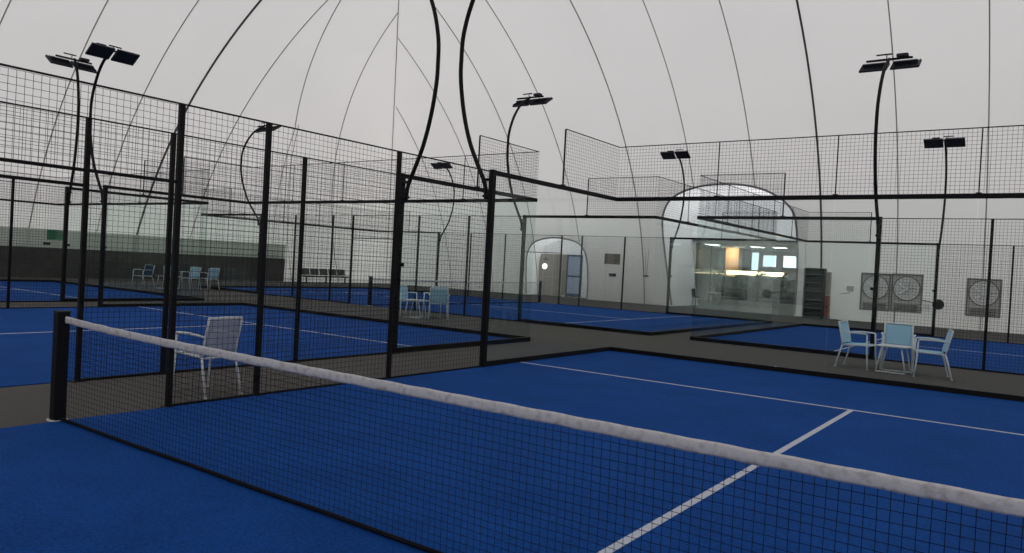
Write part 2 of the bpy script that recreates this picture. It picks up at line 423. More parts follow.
def side_fence(label, loc, rz, s0=-10, s1=10, out=1):
    """long side; local x = along the side (0 at the net), local y>0*out = outside"""
    t = thing('court_side_fence', label, 'fence', loc, rz, 'steel mesh and glass side fences')
    def P(name, me, x, z, y=0): return put(name, me, t, (x, y, z))
    # mesh panels below 3 m with posts
    segs = [(-6, -4), (-4, -2), (-2, -1), (1, 2), (2, 4), (4, 6)]
    for a, b in segs:
        if a >= s0 and b <= s1: P('mesh_panel', mesh_panel(b - a, 2.93), a, .03); P('bottom_rail', rail_mesh(b - a, .03, .03), a, .0)
    if s0 <= -1 and s1 >= 1:
        P('mesh_panel', mesh_panel(2, .75), -1, 2.2); P('lintel_rail', rail_mesh(2, .03, .03), -1, 2.19)
    for s in (-4, -2, -1, 1, 2, 4):
        if s0 <= s <= s1: P('post', post_mesh(.052, .052, 2.97), s, 0)
    a, b = max(-6, s0), min(6, s1)
    P('top_rail', rail_mesh(b - a, .016, .017), a, 2.957)
    for sg in (-1, 1):
        if not (s0 <= sg * 10 <= s1): continue
        P('glass_post', post_mesh(.085, .085, 3.0), sg * 6, 0)
        x = sg * 6 if sg > 0 else -10
        P('glass_beam', rail_mesh(4, .05, .07), x, 2.925); P('kerb', rail_mesh(4, .07, .09), x, 0)
        for a in (6, 8):
            xx = a if sg > 0 else -a - 2
            P('glass_panel', glass_mesh(2, 2.83), xx, .09)
        P('mesh_panel', mesh_panel(2, .97), 8 if sg > 0 else -10, 3.0); P('thin_post', post_mesh(.026, .026, .97), sg * 8, 3.0)
        P('mesh_rail', rail_mesh(2, .016, .016), 8 if sg > 0 else -10, 3.965)
        P('glass_clamp', clamp_mesh(), sg * 6.07, 1.48, out * .03)
    return t
def end_wall(label, loc, rz, x0=-5, x1=5):
    t = thing('court_end_wall', label, 'glass wall', loc, rz, 'glass end walls with mesh above')
    def P(name, me, x, z, y=0): return put(name, me, t, (x, y, z))
    P('kerb', rail_mesh(x1 - x0, .07, .09), x0, 0); P('glass_beam', rail_mesh(x1 - x0, .05, .07), x0, 2.925)
    P('mesh_rail', rail_mesh(x1 - x0, .016, .016), x0, 3.965)
    n = round((x1 - x0) / 2)
    for i in range(n):
        x = x0 + 2 * i; P('glass_panel', glass_mesh(2, 2.83), x, .09); P('mesh_panel', mesh_panel(2, .97), x, 3.0)
        if i: P('thin_post', post_mesh(.018, .018, .97), x, 3.0)
    return t
NX = -6.89
# local x of a side fence with rz = 90 deg points to +y
side_fence('nearest side fence, tall black posts and mesh along the left of the foreground court', (-5, 0, 0), PI / 2, -2, 10)
end_wall('glass end wall of the foreground court, running right in front of the white chairs', (0, 10.0, 0), 0)
side_fence('side fence right behind the nearest one, across the grey walkway from the single chair', (NX, 0, 0), PI / 2, -2, 10, -1)
end_wall('glass end wall left of centre, behind the neighbouring court and its service line', (NX - 5, 10, 0), 0)
side_fence('far side fence of the left neighbouring court, carrying the right pole of the far-left pair', (NX - 10, 0, 0), PI / 2, -2, 10)
side_fence('side fence of the left-edge court, its floodlight pole the left one of two at left', (NX - 12, 0, 0), PI / 2, -2, 10, -1)
end_wall('distant glass end wall at left, before the dark grey wall skirt', (NX - 17, 10, 0), 0)
side_fence('farthest side fence at the left edge, closest to the dark grey wall skirt', (NX - 22, 0, 0), PI / 2, -2, 10)
AX, BX, SY = -6.14, -5.05, 14.24
side_fence('near side fence of the middle court, its glass seen right of the centre post', (AX - 10, SY, 0), 0, -10, 10, -1)
side_fence('far side fence of the middle court, running before the arched doorway', (AX - 10, SY + 10, 0), 0, -10, 10)
end_wall('glass end wall of the middle court, receding towards the big arched opening', (AX, SY + 5, 0), PI / 2)
end_wall('remote glass end wall of the middle court, facing the left wall of the hall', (AX - 20, SY + 5, 0), PI / 2)
side_fence('near side fence of the right-hand court, directly behind the white chairs', (BX + 10, SY, 0), 0, -10, 1, -1)
side_fence('far side fence of the right-hand court, nearest the three wall fans', (BX + 10, SY + 10, 0), 0, -10, 1)
end_wall('glass end wall of the right-hand court, receding from its left corner', (BX, SY + 5, 0), PI / 2)

# ------------------------------------------------------------------ nets
def net(label, cx, cy, rz, fine):
    t = thing('padel_net', label, 'net', (cx, cy, 0), rz, 'court nets')
    H0, H1 = .925, .882
    top = lambda x: H1 + (H0 - H1) * (abs(x) / 5) ** 5
    b = MB(); cell = .044 if fine else .088; r = .00135 if fine else .003
    n = round(9.9 / cell)
    for i in range(n + 1):
        x = -4.95 + 9.9 * i / n; sway = .006 * math.sin(x * 3)
        b.tube([(x, 0, .04), (x + .003 * math.sin(i), sway, .45), (x, 0, top(x) - .05)], r, 4, False)
    m = round(.86 / cell)
    for j in range(1, m):
        pts = []
        for k in range(100 + 1):
            x = -4.95 + 9.9 * k / 100; z = .04 + (top(x) - .09) * j / m + .004 * math.sin(x * 5 + j)
            pts.append((x, .006 * math.sin(x * 3) * math.sin(PI * j / m), z))
        b.tube(pts, r, 4, False)
    b.build('net_mesh', CORD, t)
    def P(u, v):
        x = -4.94 + 9.88 * u; a = v * 2 * PI
        return (x, .007 * math.cos(a) + .002 * math.sin(x * 17), top(x) - .03 + .031 * math.sin(a) + .0015 * math.sin(x * 23))
    tp = MB(); N = 160; vs = []; fs = []
    for i in range(N + 1):
        for k in range(10): vs.append(P(i / N, k / 10))
    for i in range(N):
        for k in range(10): fs.append((i * 10 + k, i * 10 + (k + 1) % 10, (i + 1) * 10 + (k + 1) % 10, (i + 1) * 10 + k))
    tp.add(vs, fs); tp.build('net_tape', TAPE, t, smooth=True)
    MB().tube([(-4.95 + 9.9 * k / 40, .004 * math.sin(k), .028) for k in range(41)], .014, 8).build('bottom_cord', CORD, t)
    for s in (-1, 1):
        p = MB(); p.bbox(s * 5.02 - .05, s * 5.02 + .05, -.05, .05, .0, .95, .008)
        po = p.build('net_post', STEEL, t)
        MB().bbox(s * 5.02 - .053, s * 5.02 + .053, -.053, .053, .95, .965, .004).build('post_cap', RUBBER, po)
        q = MB(); q.bbox(s * 5.02 - .065, s * 5.02 + .065, -.065, .065, .0, .016, .004)
        for a in (-1, 1):
            for c in (-1, 1): q.disc((s * 5.02 + a * .055, c * .055, .016), .008, .008, 'z', 8)
        q.build('base_plate', GREYF, po)
    return t
net('foreground net with dirty white tape, stretched across the bright blue court', 0, 0, 0, True)
net('distant net of the middle court, seen as two short black posts', AX - 10, SY + 5, PI / 2, False)

# ------------------------------------------------------------------ floodlight poles
def flood(label, loc, rz, bow=1.0):
    """local +y = outwards from the court; lamp hangs over the court"""
    t = thing('floodlight_pole', label, 'floodlight', loc, rz, 'curved floodlight poles')
    key = [(-.0, 2.55), (.06, 2.8), (.28, 3.1), (.52, 3.45), (.72, 3.9), (.85, 4.4), (.87, 4.75), (.84, 5.15), (.66, 5.6), (.38, 5.98), (.0, 6.25), (-.06, 6.28)]
    pts = smooth_arch(key, 4)
    def mk():
        b = MB(); b.tube([(0, y * bow + .06, z) for y, z in pts], .034, 10); return b.mesh('pole', STEEL, True)
    pole = put('pole', cached(('pole', bow), mk), t)
    def mk2():
        b = MB(); b.bbox(-.05, .05, -.01, .10, -.02, .02, .004); return b.mesh('pole_bracket', STEEL)
    for z in (2.6, 2.85): put('pole_bracket', cached('pb', mk2), t, (0, 0, z))
    def mk3():
        b = MB(); b.bbox(-.44, .44, -.025, .025, 6.26, 6.30, .006); return b.mesh('crossbar', STEEL)
    put('crossbar', cached('cb', mk3), t)
    def mk4():
        M = Matrix.Rotation(math.radians(-32), 4, 'X')
        b = MB(); b.bbox(-.27, .27, -.20, .20, -.025, .02, .006, M)
        for i in range(10): b.box(-.25 + i * .055, -.245 + i * .055, -.18, .18, .02, .05, M)
        b.box(-.22, .22, -.03, .03, .02, .09, M)
        return b.mesh('lamp_head', LAMPM)
    for s in (-1, 1): put('lamp_head', cached('lh', mk4), t, (s * .30, -.12, 6.17))
    def mk5():
        b = MB(); b.bbox(-.36, -.14, -.07, .07, 6.305, 6.37, .01); b.box(-.30, -.2, -.02, .02, 6.29, 6.31); return b.mesh('driver_box', LAMPM)
    put('driver_box', cached('db', mk5), t)
    def mk6():
        b = MB(); b.bbox(-.05, .25, -.03, .01, 6.38, 6.405, .004); b.tube([(.05, -.01, 6.29), (.05, -.01, 6.39)], .01, 6); return b.mesh('upper_bar', STEEL)
    put('upper_bar', cached('ub', mk6), t)
    return t
flood('thick curved pole rising from the tall centre post, right of the facing pair', (-5.045, 6, 0), PI / 2, .73)
flood('thick curved pole left of centre, bulging right towards its facing twin', (NX + .045, 6, 0), -PI / 2, .64)
flood('right one of the far-left pair of twin-headed floodlights, its pole bulging left', (NX - 10.045, 6, 0), PI / 2, .95)
flood('left one of the far-left pair of twin-headed floodlights, lower of the two', (NX - 12 + .045, 6, 0), -PI / 2, .35)
flood('floodlight above the middle court, left of the mesh corner, seen from behind', (AX - 4, SY - .045, 0), PI)
flood('small floodlight in front of the big arched opening, on the far fence', (AX - 4, SY + 10.045, 0), 0)
flood('slender curved floodlight seen through the nearest mesh, its head near a post top', (AX - 16, SY - .045, 0), PI)
flood('smallest floodlight, seen between the thick facing poles at centre left', (AX - 16, SY + 10.045, 0), 0)
flood('large floodlight high at right, its long dark pole behind the white chairs', (BX + 4, SY - .045, 0), PI)
flood('rightmost floodlight, lower, with flat twin heads facing the viewer', (BX + 4, SY + 10.045, 0), 0)

# ------------------------------------------------------------------ chairs and tables
def make_chair(label, sling, loc, rz, group):
    """faces local +y"""
    t = thing('sling_chair', label, 'chair', loc, rz, group)
    for s in (-1, 1):
        b = MB(); b.tube([(s * .27, .27, 0), (s * .262, .24, .30), (s * .255, .225, .64)], .0145, 8); b.disc((s * .27, .27, 0), .019, .012, 'z', 10)
        b.build('leg', WHITEM, t, smooth=True)
        b = MB(); b.tube([(s * .26, -.31, 0), (s * .25, -.24, .28), (s * .245, -.20, .42)], .0145, 8); b.disc((s * .26, -.31, 0), .019, .012, 'z', 10)
        b.build('leg', WHITEM, t, smooth=True)
        b = MB(); b.tube([(s * .255, .235, .635), (s * .27, .20, .655), (s * .275, 0, .66), (s * .265, -.16, .65), (s * .245, -.245, .635)], [.015, .02, .021, .018, .013], 8, flat=.7)
        b.build('armrest', WHITEM, t, smooth=True)
    b = MB()
    b.tube([(-.235, -.20, .42), (-.235, .23, .44)], .014, 8); b.tube([(.235, -.20, .42), (.235, .23, .44)], .014, 8)
    b.tube([(-.25, .235, .43), (.25, .235, .43)], .014, 8); b.tube([(-.245, -.2, .41), (.245, -.2, .41)], .012, 8)
    b.build('seat_frame', WHITEM, t, smooth=True)
    b = MB(); prof_ = [(-.20, .42), (-.225, .55), (-.255, .68), (-.29, .84)]
    for s in (-1, 1): b.tube([(s * .24, y, z) for y, z in prof_], .0135, 8)
    b.tube([(-.24, -.29, .84), (0, -.297, .845), (.24, -.29, .84)], .0135, 8)
    b.build('back_frame', WHITEM, t, smooth=True)
    b = MB(); b.sheet(lambda u, v: (-.225 + .45 * u, -.18 + .40 * v, .44 - .022 * math.sin(PI * u) * math.sin(PI * v) ** .5 + .012 * v), 8, 8, .008)
    b.build('seat', sling, t, smooth=True)
    def Pb(u, v):
        k = v * 3; i = min(2, int(k)); f = k - i; y = lerp(prof_[i][0], prof_[i + 1][0], f); z = lerp(prof_[i][1], prof_[i + 1][1], f)
        return (-.228 + .456 * u, y - .02 * math.sin(PI * u), lerp(z, z, 1) + (.03 if v == 0 else 0) - (.008 if v == 1 else 0))
    b = MB(); b.sheet(Pb, 8, 9, .008); b.build('backrest', sling, t, smooth=True)
    return t
def make_table(label, loc, rz, group, wc=.26):
    t = thing('side_table', label, 'table', loc, rz, group)
    MB().bbox(-wc, wc, -.26, .26, .465, .49, .006).build('table_top', TABLEM, t)
    for y in (-.2, .2):
        b = MB(); b.tube([(-.16, y, .465), (-.245, y, .013)], .013, 8); b.tube([(.16, y, .465), (.245, y, .013)], .013, 8); b.tube([(-.245, y, .013), (.245, y, .013)], .013, 8)
        b.build('leg', WHITEM, t, smooth=True)
    return t
G0 = 'white sling chairs around the courts'
near = make_chair('single white sling chair on the walkway behind the nearest mesh fence', SHEER, (-5.49, 1.70, 0), PI / 2 + math.radians(4), G0); near.scale = (.86, 1, 1)
cL = make_chair('left chair of the right-hand trio, seen side-on facing right', SLING, (-.95, 12.24, 0), -PI / 2 + math.radians(-6), G0)
dup(cL, (-.36, 12.80, 0), PI + math.radians(8), 'middle chair of the right-hand trio, pale blue back facing the viewer')
dup(cL, (.28, 12.05, 0), PI / 2 + math.radians(12), 'right chair of the right-hand trio, side-on facing left')
make_table('low white table with sled legs in the middle of the right-hand chairs', (-.31, 12.08, 0), math.radians(-4), 'low white tables')
dup(cL, (-12.75, 12.3, 0), -PI / 2 + math.radians(-14), 'leftmost chair behind the neighbouring glass wall, half hidden by the thick post')
dup(cL, (-12.3, 13.1, 0), PI + math.radians(20), 'middle chair of the group just right of the thick post')
dup(cL, (-11.74, 12.62, 0), PI * .5 + math.radians(-50), 'right chair of the group by the thick post, its back turned to the viewer')
make_table('low white table with sled legs among the chairs by the thick post', (-12.12, 12.1, 0), math.radians(20), 'low white tables')
dk = make_chair('dark blue chair at far left, just left of the tall double post', DKBLUE, (-26.2, 12.0, 0), PI + .2, G0)
dup(cL, (-25.7, 12.9, 0), -PI / 2 - .15, 'pale chair at far left, just right of the dark blue chair')
dup(cL, (-24.9, 13.15, 0), PI + .3, 'distant pale blue-backed chair facing the viewer, by the dark wall skirt')
dup(cL, (-24.75, 13.85, 0), PI / 2 + .1, 'distant white chair, rightmost of the group by the dark wall skirt')
make_table('low white table among the distant chairs by the dark wall skirt', (-25.2, 12.35, 0), .3, 'low white tables')

# ------------------------------------------------------------------ things on and by the back wall
def wy(z): return YW - prof(q_at_z(z))[0]
def wall_fan(label, xc, z0, z1, w, lit=True, zc=None):
    t = thing('wall_fan', label, 'fan', (xc, wy(z1) - .09, z0), 0, 'square wall fans')
    h = z1 - z0; zc = (h * .62) if zc is None else zc; r = w * .41
    b = MB(); f = .055
    b.bbox(-w / 2, w / 2, -.04, .05, 0, f, .005); b.bbox(-w / 2, w / 2, -.04, .05, h - f, h, .005)
    b.bbox(-w / 2, -w / 2 + f, -.04, .05, f, h - f, .005); b.bbox(w / 2 - f, w / 2, -.04, .05, f, h - f, .005)
    b.build('frame', GREYD, t)
    b = MB(); b.box(-w / 2 + f, w / 2 - f, .0, .02, f, h - f); b.build('back_plate', GREYF, t)
    MB().disc((0, -.02, zc), r, .025, 'y', 36).build('disc', DISCM, t)
    g = MB(); g.ring((0, -.035, zc), r + .015, .018)
    for k in range(2, 7, 2): g.ring((0, -.045, zc), r * k / 7.5, .0025, n=28, m=4)
    for k in range(8):
        a = k * PI / 8; g.tube([(-r * math.cos(a), -.045, zc - r * math.sin(a)), (r * math.cos(a), -.045, zc + r * math.sin(a))], .004, 4)
    g.build('guard_ring', GREYD, t)
    b = MB()
    for k in range(5):
        a = k * 2 * PI / 5; M = Matrix.Translation((0, -.03, zc)) @ Matrix.Rotation(a, 4, 'Y') @ Matrix.Rotation(.5, 4, 'X')
        b.box(.03, r * .75, -.005, .005, -.06, .06, M)
    b.disc((0, -.05, zc), .06, .04, 'y', 14); b.build('blade', DISCM, t)
    b = MB()
    for k in range(6):
        z = .08 + k * .045
        if z < zc - r - .03: b.box(-w * .38, w * .38, -.03, .0, z, z + .02)
    b.build('louvre', GREYD, t) if b.v else None
    return t
wall_fan('left fan of the adjoining pair of square wall fans', -3.99, .50, 2.06, 1.14)
wall_fan('right fan of the adjoining pair of square wall fans', -2.83, .52, 2.08, 1.14)
wall_fan('separate square wall fan on the right, with a bright round disc', -.17, .55, 2.03, 1.16)

t = thing('hose_reel', 'black round hose reel on the wall, between the fans', 'hose reel', (-1.68, wy(1.1) - .08, .8))
MB().ring((0, -.12, .12), .16, .05).build('hose', RUBBER, t, smooth=True)
MB().disc((0, -.17, .12), .13, .12, 'y').build('reel_disc', STEEL, t)
b = MB(); b.bbox(-.03, .03, -.04, .03, -.02, .26, .004); b.tube([(0, -.02, .12), (-.35, -.02, .22), (-.62, -.02, .25)], .018, 6); b.build('wall_bracket', STEEL, t)
b = MB(); b.disc((-.42, -.16, .02), .17, .06, 'y'); b.build('white_cover', DISCM, t)

t = thing('storage_rack', 'tall dark rack of shelves by the right edge of the arched opening', 'rack', (-6.33, 30.78, 0))
for s in (-1, 1): MB().bbox(s * .38 - .025, s * .38 + .025, -.24, .24, 0, 2.15, .005).build('side_panel', RACK, t)
MB().bbox(-.355, .355, .2, .23, 0.05, 2.12, .004).build('back_panel', RACK, t)
for z in (.04, .42, .78, 1.14, 1.5, 1.86, 2.12):
    MB().bbox(-.355, .355, -.24, .2, z, z + .03, .004).build('shelf', RACKL, t)
for i, z in enumerate((.07, .45, .81, 1.17, 1.53, 1.89)):
    MB().bbox(-.33, .33, -.16, .19, z + .002, z + (.2 if i < 5 else .15), .01).build('drawer_box', RACK if i % 2 else DARK, t)
t = thing('fire_hose_cabinet', 'narrow dull red cabinet against the right side of the dark rack', 'cabinet', (-5.80, 30.9, 0))
MB().bbox(-.09, .09, -.12, .12, .12, 1.0, .01).build('body', REDM, t)
MB().bbox(-.09, .09, -.12, .12, 1.02, 2.0, .01).build('upper_body', BEIGE, t)
MB().bbox(-.04, .04, -.135, -.12, .5, .56, .003).build('latch', STEEL, t)
b = MB(); b.bbox(-.11, .11, -.14, .14, 0, .12, .006); b.build('plinth', GREYD, t)

t = thing('sign_board', 'brownish notice board on the back wall, right of the arched doorway', 'sign', (-16.35, wy(2.45) - .03, 1.92))
MB().bbox(-.42, .42, -.02, .02, 0, .5, .004).build('board', BOARD, t)
b = MB(); b.bbox(-.44, .44, -.03, .025, -.02, .005, .003); b.bbox(-.44, .44, -.03, .025, .495, .52, .003); b.bbox(-.44, -.415, -.03, .025, 0, .5, .003); b.bbox(.415, .44, -.03, .025, 0, .5, .003); b.build('frame', GREYD, t)
t = thing('wall_speaker', 'small black speaker box on the back wall below the notice board', 'speaker', (-16.33, wy(1.45) - .05, 1.27))
MB().bbox(-.17, .17, -.1, .04, 0, .17, .012).build('casing', RUBBER, t); MB().disc((0, -.1, .085), .06, -.01, 'y').build('speaker_cone', STEEL, t)
t = thing('junction_box', 'small grey box on the back wall where two thin cables meet', 'box', (-14.47, wy(1.5) - .05, 1.34))
MB().bbox(-.13, .13, -.05, .03, 0, .11, .008).build('casing', GREYD, t)
b = MB(); b.tube([(0, -.0, .1), (-.06, -.07, 1.2), (-.19, -.22, 2.6), (-.3, -.55, 4.1)], .014, 6); b.build('cable', SEAM, t)
b = MB(); b.tube([(.03, -.0, .1), (.1, -.06, 1.0), (.16, -.2, 2.4), (.22, -.5, 3.9)], .014, 6); b.build('cable', SEAM, t)
t = thing('wall_tap', 'small grey bracket on the wall right of the dark rack', 'bracket', (-5.0, wy(1.3) - .03, 1.12))
b = MB(); b.bbox(-.12, .14, -.06, .02, .12, .34, .01); b.tube([(-.35, -.04, 0), (0, -.04, .05), (.02, -.04, .16)], .02, 6); b.build('bracket_body', GREYF, t)

t = thing('exit_sign', 'green exit sign at far left on the pale wall band', 'sign', (XW + .25, 11.45, 1.62), PI / 2)
MB().bbox(-.30, .30, -.03, .03, 0, .42, .006).build('sign_panel', GREEN, t)
b = MB(); b.bbox(-.05, .05, .03, .14, .15, .25, .005); b.build('wall_bracket', STEEL, t)
t = thing('emergency_lamp', 'small black lamp on the wall just below the green exit sign', 'lamp', (XW + .25, 11.15, 1.40), PI / 2)
MB().bbox(-.13, .13, -.05, .05, 0, .09, .01).build('casing', RUBBER, t); MB().tube([(0, .05, .05), (0, .14, .05)], .015, 6).build('stem', STEEL, t)

t = thing('spectator_bench', 'dark green row of seats by the wall, under the hall corner', 'bench', (-31.6, 25.5, 0), PI / 2)
for k in range(5):
    x = -1.3 + k * .65
    MB().sheet(lambda u, v, x=x: (x - .29 + .58 * u, -.24 + .42 * v, .40 - .02 * math.sin(PI * v)), 3, 5, .02).build('seat', BENCH, t)
    MB().sheet(lambda u, v, x=x: (x - .29 + .58 * u, .22 + .08 * v, .44 + .36 * v), 3, 3, .02).build('backrest', BENCH, t)
b = MB(); b.bbox(-1.65, 1.65, -.05, .05, .32, .37, .005)
b.build('seat_rail', STEEL, t)
for x in (-1.4, 0, 1.4):
    b = MB(); b.bbox(x - .03, x + .03, -.03, .03, .0, .32, .004); b.bbox(x - .03, x + .03, -.25, .25, 0, .03, .004); b.build('leg', STEEL, t)

# ------------------------------------------------------------------ arched doorway
tag(MB().box(-22.3, -17.4, 32.62, 32.8, 0, 4).build('wall_doorway_end', LINING), kind='structure')
t = thing('partition', 'beige boarded partition inside the small arched doorway', 'partition', (-21.15, 32.52, 0))
MB().bbox(-.95, .95, -.03, .05, 0, 2.34, .004).build('board', BEIGE, t)
b = MB()
for x in (-.95, -.3, .35, .93): b.bbox(x - .012, x + .012, -.04, -.03, 0, 2.34, .002)
b.bbox(-.95, .95, -.04, -.03, 1.05, 1.07, .002); b.build('joint_strip', GREYF, t)
MB().bbox(-.34, -.12, -.045, -.03, 1.35, 1.4, .003).build('notice', GREYD, t) if False else None
t = thing('round_wall_lamp', 'bright round lamp on the beige partition in the arched doorway', 'lamp', (-21.33, 32.44, 1.62))
MB().disc((0, -.03, 0), .145, .05, 'y').build('lamp_glass', LAMPW, t); MB().ring((0, .01, 0), .15, .018).build('lamp_rim', GREYF, t)
t = thing('door_notice', 'small dark notice above the round lamp in the arched doorway', 'sign', (-21.31, 32.465, 2.0))
b = MB(); b.bbox(-.13, .13, -.015, .02, 0, .1, .003); b.build('plate', GREYD, t)
t = thing('side_panel_board', 'olive green panel left of the pale blue door', 'panel', (-19.98, 32.50, 0))
b = MB(); b.bbox(-.2, .09, -.04, .04, .05, 1.5, .004); b.build('lower_board', OLIVE, t)
b = MB(); b.bbox(-.2, .09, -.04, .04, 1.51, 2.34, .004); b.build('upper_board', BEIGE, t)
t = thing('door_1', None, None, (-19.40, 32.48, 0)); tag(t, kind='structure')
b = MB(); b.bbox(-.48, -.40, -.06, .06, 0, 2.34, .005); b.bbox(.40, .48, -.06, .06, 0, 2.34, .005); b.bbox(-.40, .40, -.06, .06, 2.25, 2.34, .005); b.bbox(-.40, .40, -.05, .05, 1.1, 1.2, .005); b.bbox(-.40, .40, -.05, .05, 0.02, .2, .005)
b.build('door_frame', DOORF, t)
MB().box(-.40, .40, -.02, .02, .2, 1.1).build('door_pane', DOORP, t); MB().box(-.40, .40, -.02, .02, 1.2, 2.25).build('door_pane', DOORP, t)
b = MB(); b.tube([(-.36, -.05, 1.0), (-.36, -.11, 1.02), (-.36, -.11, 1.22), (-.36, -.05, 1.24)], .012, 6); b.build('door_handle', GREYD, t)

# ------------------------------------------------------------------ cafe behind the big opening
def st(b, name, m): return tag(b.build(name, m), kind='structure')
X0, X1, Y0, Y1, ZC = -19.5, -7.0, 34.6, 44.5, 3.35
st(MB().box(X0, X1, Y1, Y1 + .15, 0, ZC), 'wall_cafe_back', ROOMW)
st(MB().box(X0 - .15, X0, Y0, Y1 + .15, 0, ZC), 'wall_cafe_left', ROOMW)
st(MB().box(X1, X1 + .15, Y0, Y1 + .15, 0, ZC), 'wall_cafe_right', ROOMW)
st(MB().box(X0 - .15, X1 + .15, Y0, Y1 + .15, ZC, ZC + .15), 'ceiling', mat('cafe_ceiling', (.34, .37, .40), .8))
st(MB().box(X0, X1, Y0, Y1, 0, .01), 'floor_cafe', ROOMF)
hd = MB().box(-14.2, -6.6, Y0, Y0 + .1, ZC - .05, 6.2); st(hd, 'wall_cafe_header', LINING); st(MB().box(X0, -13.35, Y0, Y0 + .1, 0, ZC), 'wall_cafe_front', ROOMW)
# ceiling lights
for x, y, lab in [(-13.2, 36.6, 'left flat ceiling light inside the cafe, alone near a thin column'), (-11.25, 38.2, 'middle ceiling light inside the cafe'), (-10.05, 38.2, 'right ceiling light inside the cafe')]:
    t = thing('ceiling_light', lab, 'ceiling light', (x, y, ZC - .06), 0, 'cafe ceiling lights')
    MB().bbox(-.34, .34, -.34, .34, .0, .06, .008).build('housing', WHITEM, t); MB().box(-.3, .3, -.3, .3, -.012, 0.0).build('diffuser', LIGHTW, t)
    l = bpy.data.lights.new('cafe_light', 'AREA'); l.energy = 60; l.size = .6; l.color = (.93, .97, 1); lo = bpy.data.objects.new('cafe_light', l); COL.objects.link(lo); lo.location = (x, y, ZC - .1)
t = thing('cafe_pillar', 'peach lit pillar inside the cafe behind the opening', 'pillar', (-13.75, 41.7, 0))
MB().bbox(-.42, .42, -.35, .35, 0, ZC, .03).build('shaft', PILLAR, t); MB().bbox(-.48, .48, -.4, .4, 0, .12, .01).build('plinth', GREYD, t)
sp = bpy.data.lights.new('pillar_light', 'AREA'); sp.energy = 30; sp.size = .3; sp.color = (1, .72, .45); so = bpy.data.objects.new('pillar_light', sp); COL.objects.link(so); so.location = (-13.75, 40.6, ZC - .15); so.rotation_euler = (math.radians(50), 0, 0)
t = thing('cafe_column', 'thin dark column under the left cafe ceiling light', 'column', (-14.1, 38.9, 0))
MB().tube([(0, 0, 0), (0, 0, ZC)], .05, 12).build('shaft', DARK, t); MB().disc((0, 0, 0), .1, .02, 'z').build('foot', DARK, t)
t = thing('bar_counter', 'warmly lit bar counter glowing across the cafe', 'counter', (-11.9, 40.2, 0))
MB().bbox(-1.5, 1.55, -.3, .3, 0, 1.08, .01).build('body', DARK, t)
MB().bbox(-1.65, 1.7, -.4, .35, 1.08, 1.14, .01).build('worktop', WOOD, t)
MB().bbox(-1.6, -1.05, -.44, -.32, .6, 1.7, .01).build('lit_end_panel', WOOD, t)
for x in (-1.55, 1.6): MB().tube([(x, .2, 1.14), (x, .2, 1.72)], .03, 8).build('canopy_post', DARK, t)
MB().bbox(-1.65, 1.7, -.3, .3, 1.72, 1.98, .01).build('canopy', WOOD, t)
MB().box(-1.6, 1.65, -.33, -.302, 1.74, 1.96).build('warm_light_strip', LIGHTY, t)
l = bpy.data.lights.new('bar_light', 'AREA'); l.shape = 'RECTANGLE'; l.size = 3; l.size_y = .2; l.energy = 25; l.color = (1, .78, .48); lo = bpy.data.objects.new('bar_light', l); COL.objects.link(lo); lo.location = (-11.9, 39.8, 1.7)
t = thing('wall_light_shelf', 'dim warm shelf light left of the peach pillar', 'shelf', (-15.3, 42.8, 1.72))
MB().bbox(-1.3, 1.2, -.15, 1.6, 0, .05, .005).build('shelf_board', WOOD, t); MB().box(-1.3, 1.2, -.17, -.152, 0, .06).build('light_strip', mat('dim_strip', (.8, .6, .4), .5, emit=(1, .75, .5), emit_s=1.1), t)
for x, z0, z1, w, lab in [(-13.35, 2.1, 3.2, .42, 'tall narrow'), (-12.45, 2.35, 3.05, .8, 'left square'), (-11.2, 2.35, 3.05, .8, 'right square')]:
    t = thing('lit_window', lab + ' lit window on the cafe back wall', 'window', (x, Y1 - .03, z0), 0, 'lit windows at the back of the cafe')
    MB().box(-w / 2, w / 2, -.02, .01, 0, z1 - z0).build('pane', LIGHTB, t)
    b = MB(); h = z1 - z0
    b.box(-w / 2 - .04, w / 2 + .04, -.03, .03, -.04, 0); b.box(-w / 2 - .04, w / 2 + .04, -.03, .03, h, h + .04); b.box(-w / 2 - .04, -w / 2, -.03, .03, 0, h); b.box(w / 2, w / 2 + .04, -.03, .03, 0, h); b.build('frame', GREYF, t)
# potted plants along the cafe front
def plant(label, x, y, h, w, seed):
    rnd = random.Random(seed); t = thing('potted_plant', label, 'plant', (x, y, 0), 0, 'dark plants along the cafe')
    MB().tube([(0, 0, 0), (0, 0, .05), (0, 0, .4)], [.14, .16, .2], 14).build('pot', DARK, t)
    b = MB()
    for k in range(420):
        a = rnd.uniform(0, 2 * PI); rr = w * rnd.uniform(.1, 1); z = lerp(.45, h, rnd.random() ** .8); r0 = rr * math.sin(PI * min(1, (z - .2) / h)) + .04
        p = Vector((r0 * math.cos(a), r0 * math.sin(a), z)); d = Vector((math.cos(a + .5), math.sin(a + .5), rnd.uniform(-.4, .8))) * rnd.uniform(.12, .26); s_ = Vector((-math.sin(a), math.cos(a), .2)) * .05
        b.add([p - d * .2, p + s_ + d * .4, p + d, p - s_ + d * .4], [(0, 1, 2, 3)])
    for k in range(5):
        a = k * 1.3; b.tube([(0, 0, .38), (.1 * math.cos(a), .1 * math.sin(a), h * .5), (w * .5 * math.cos(a), w * .5 * math.sin(a), h * .85)], .012, 5)
    b.build('foliage', LEAF, t)
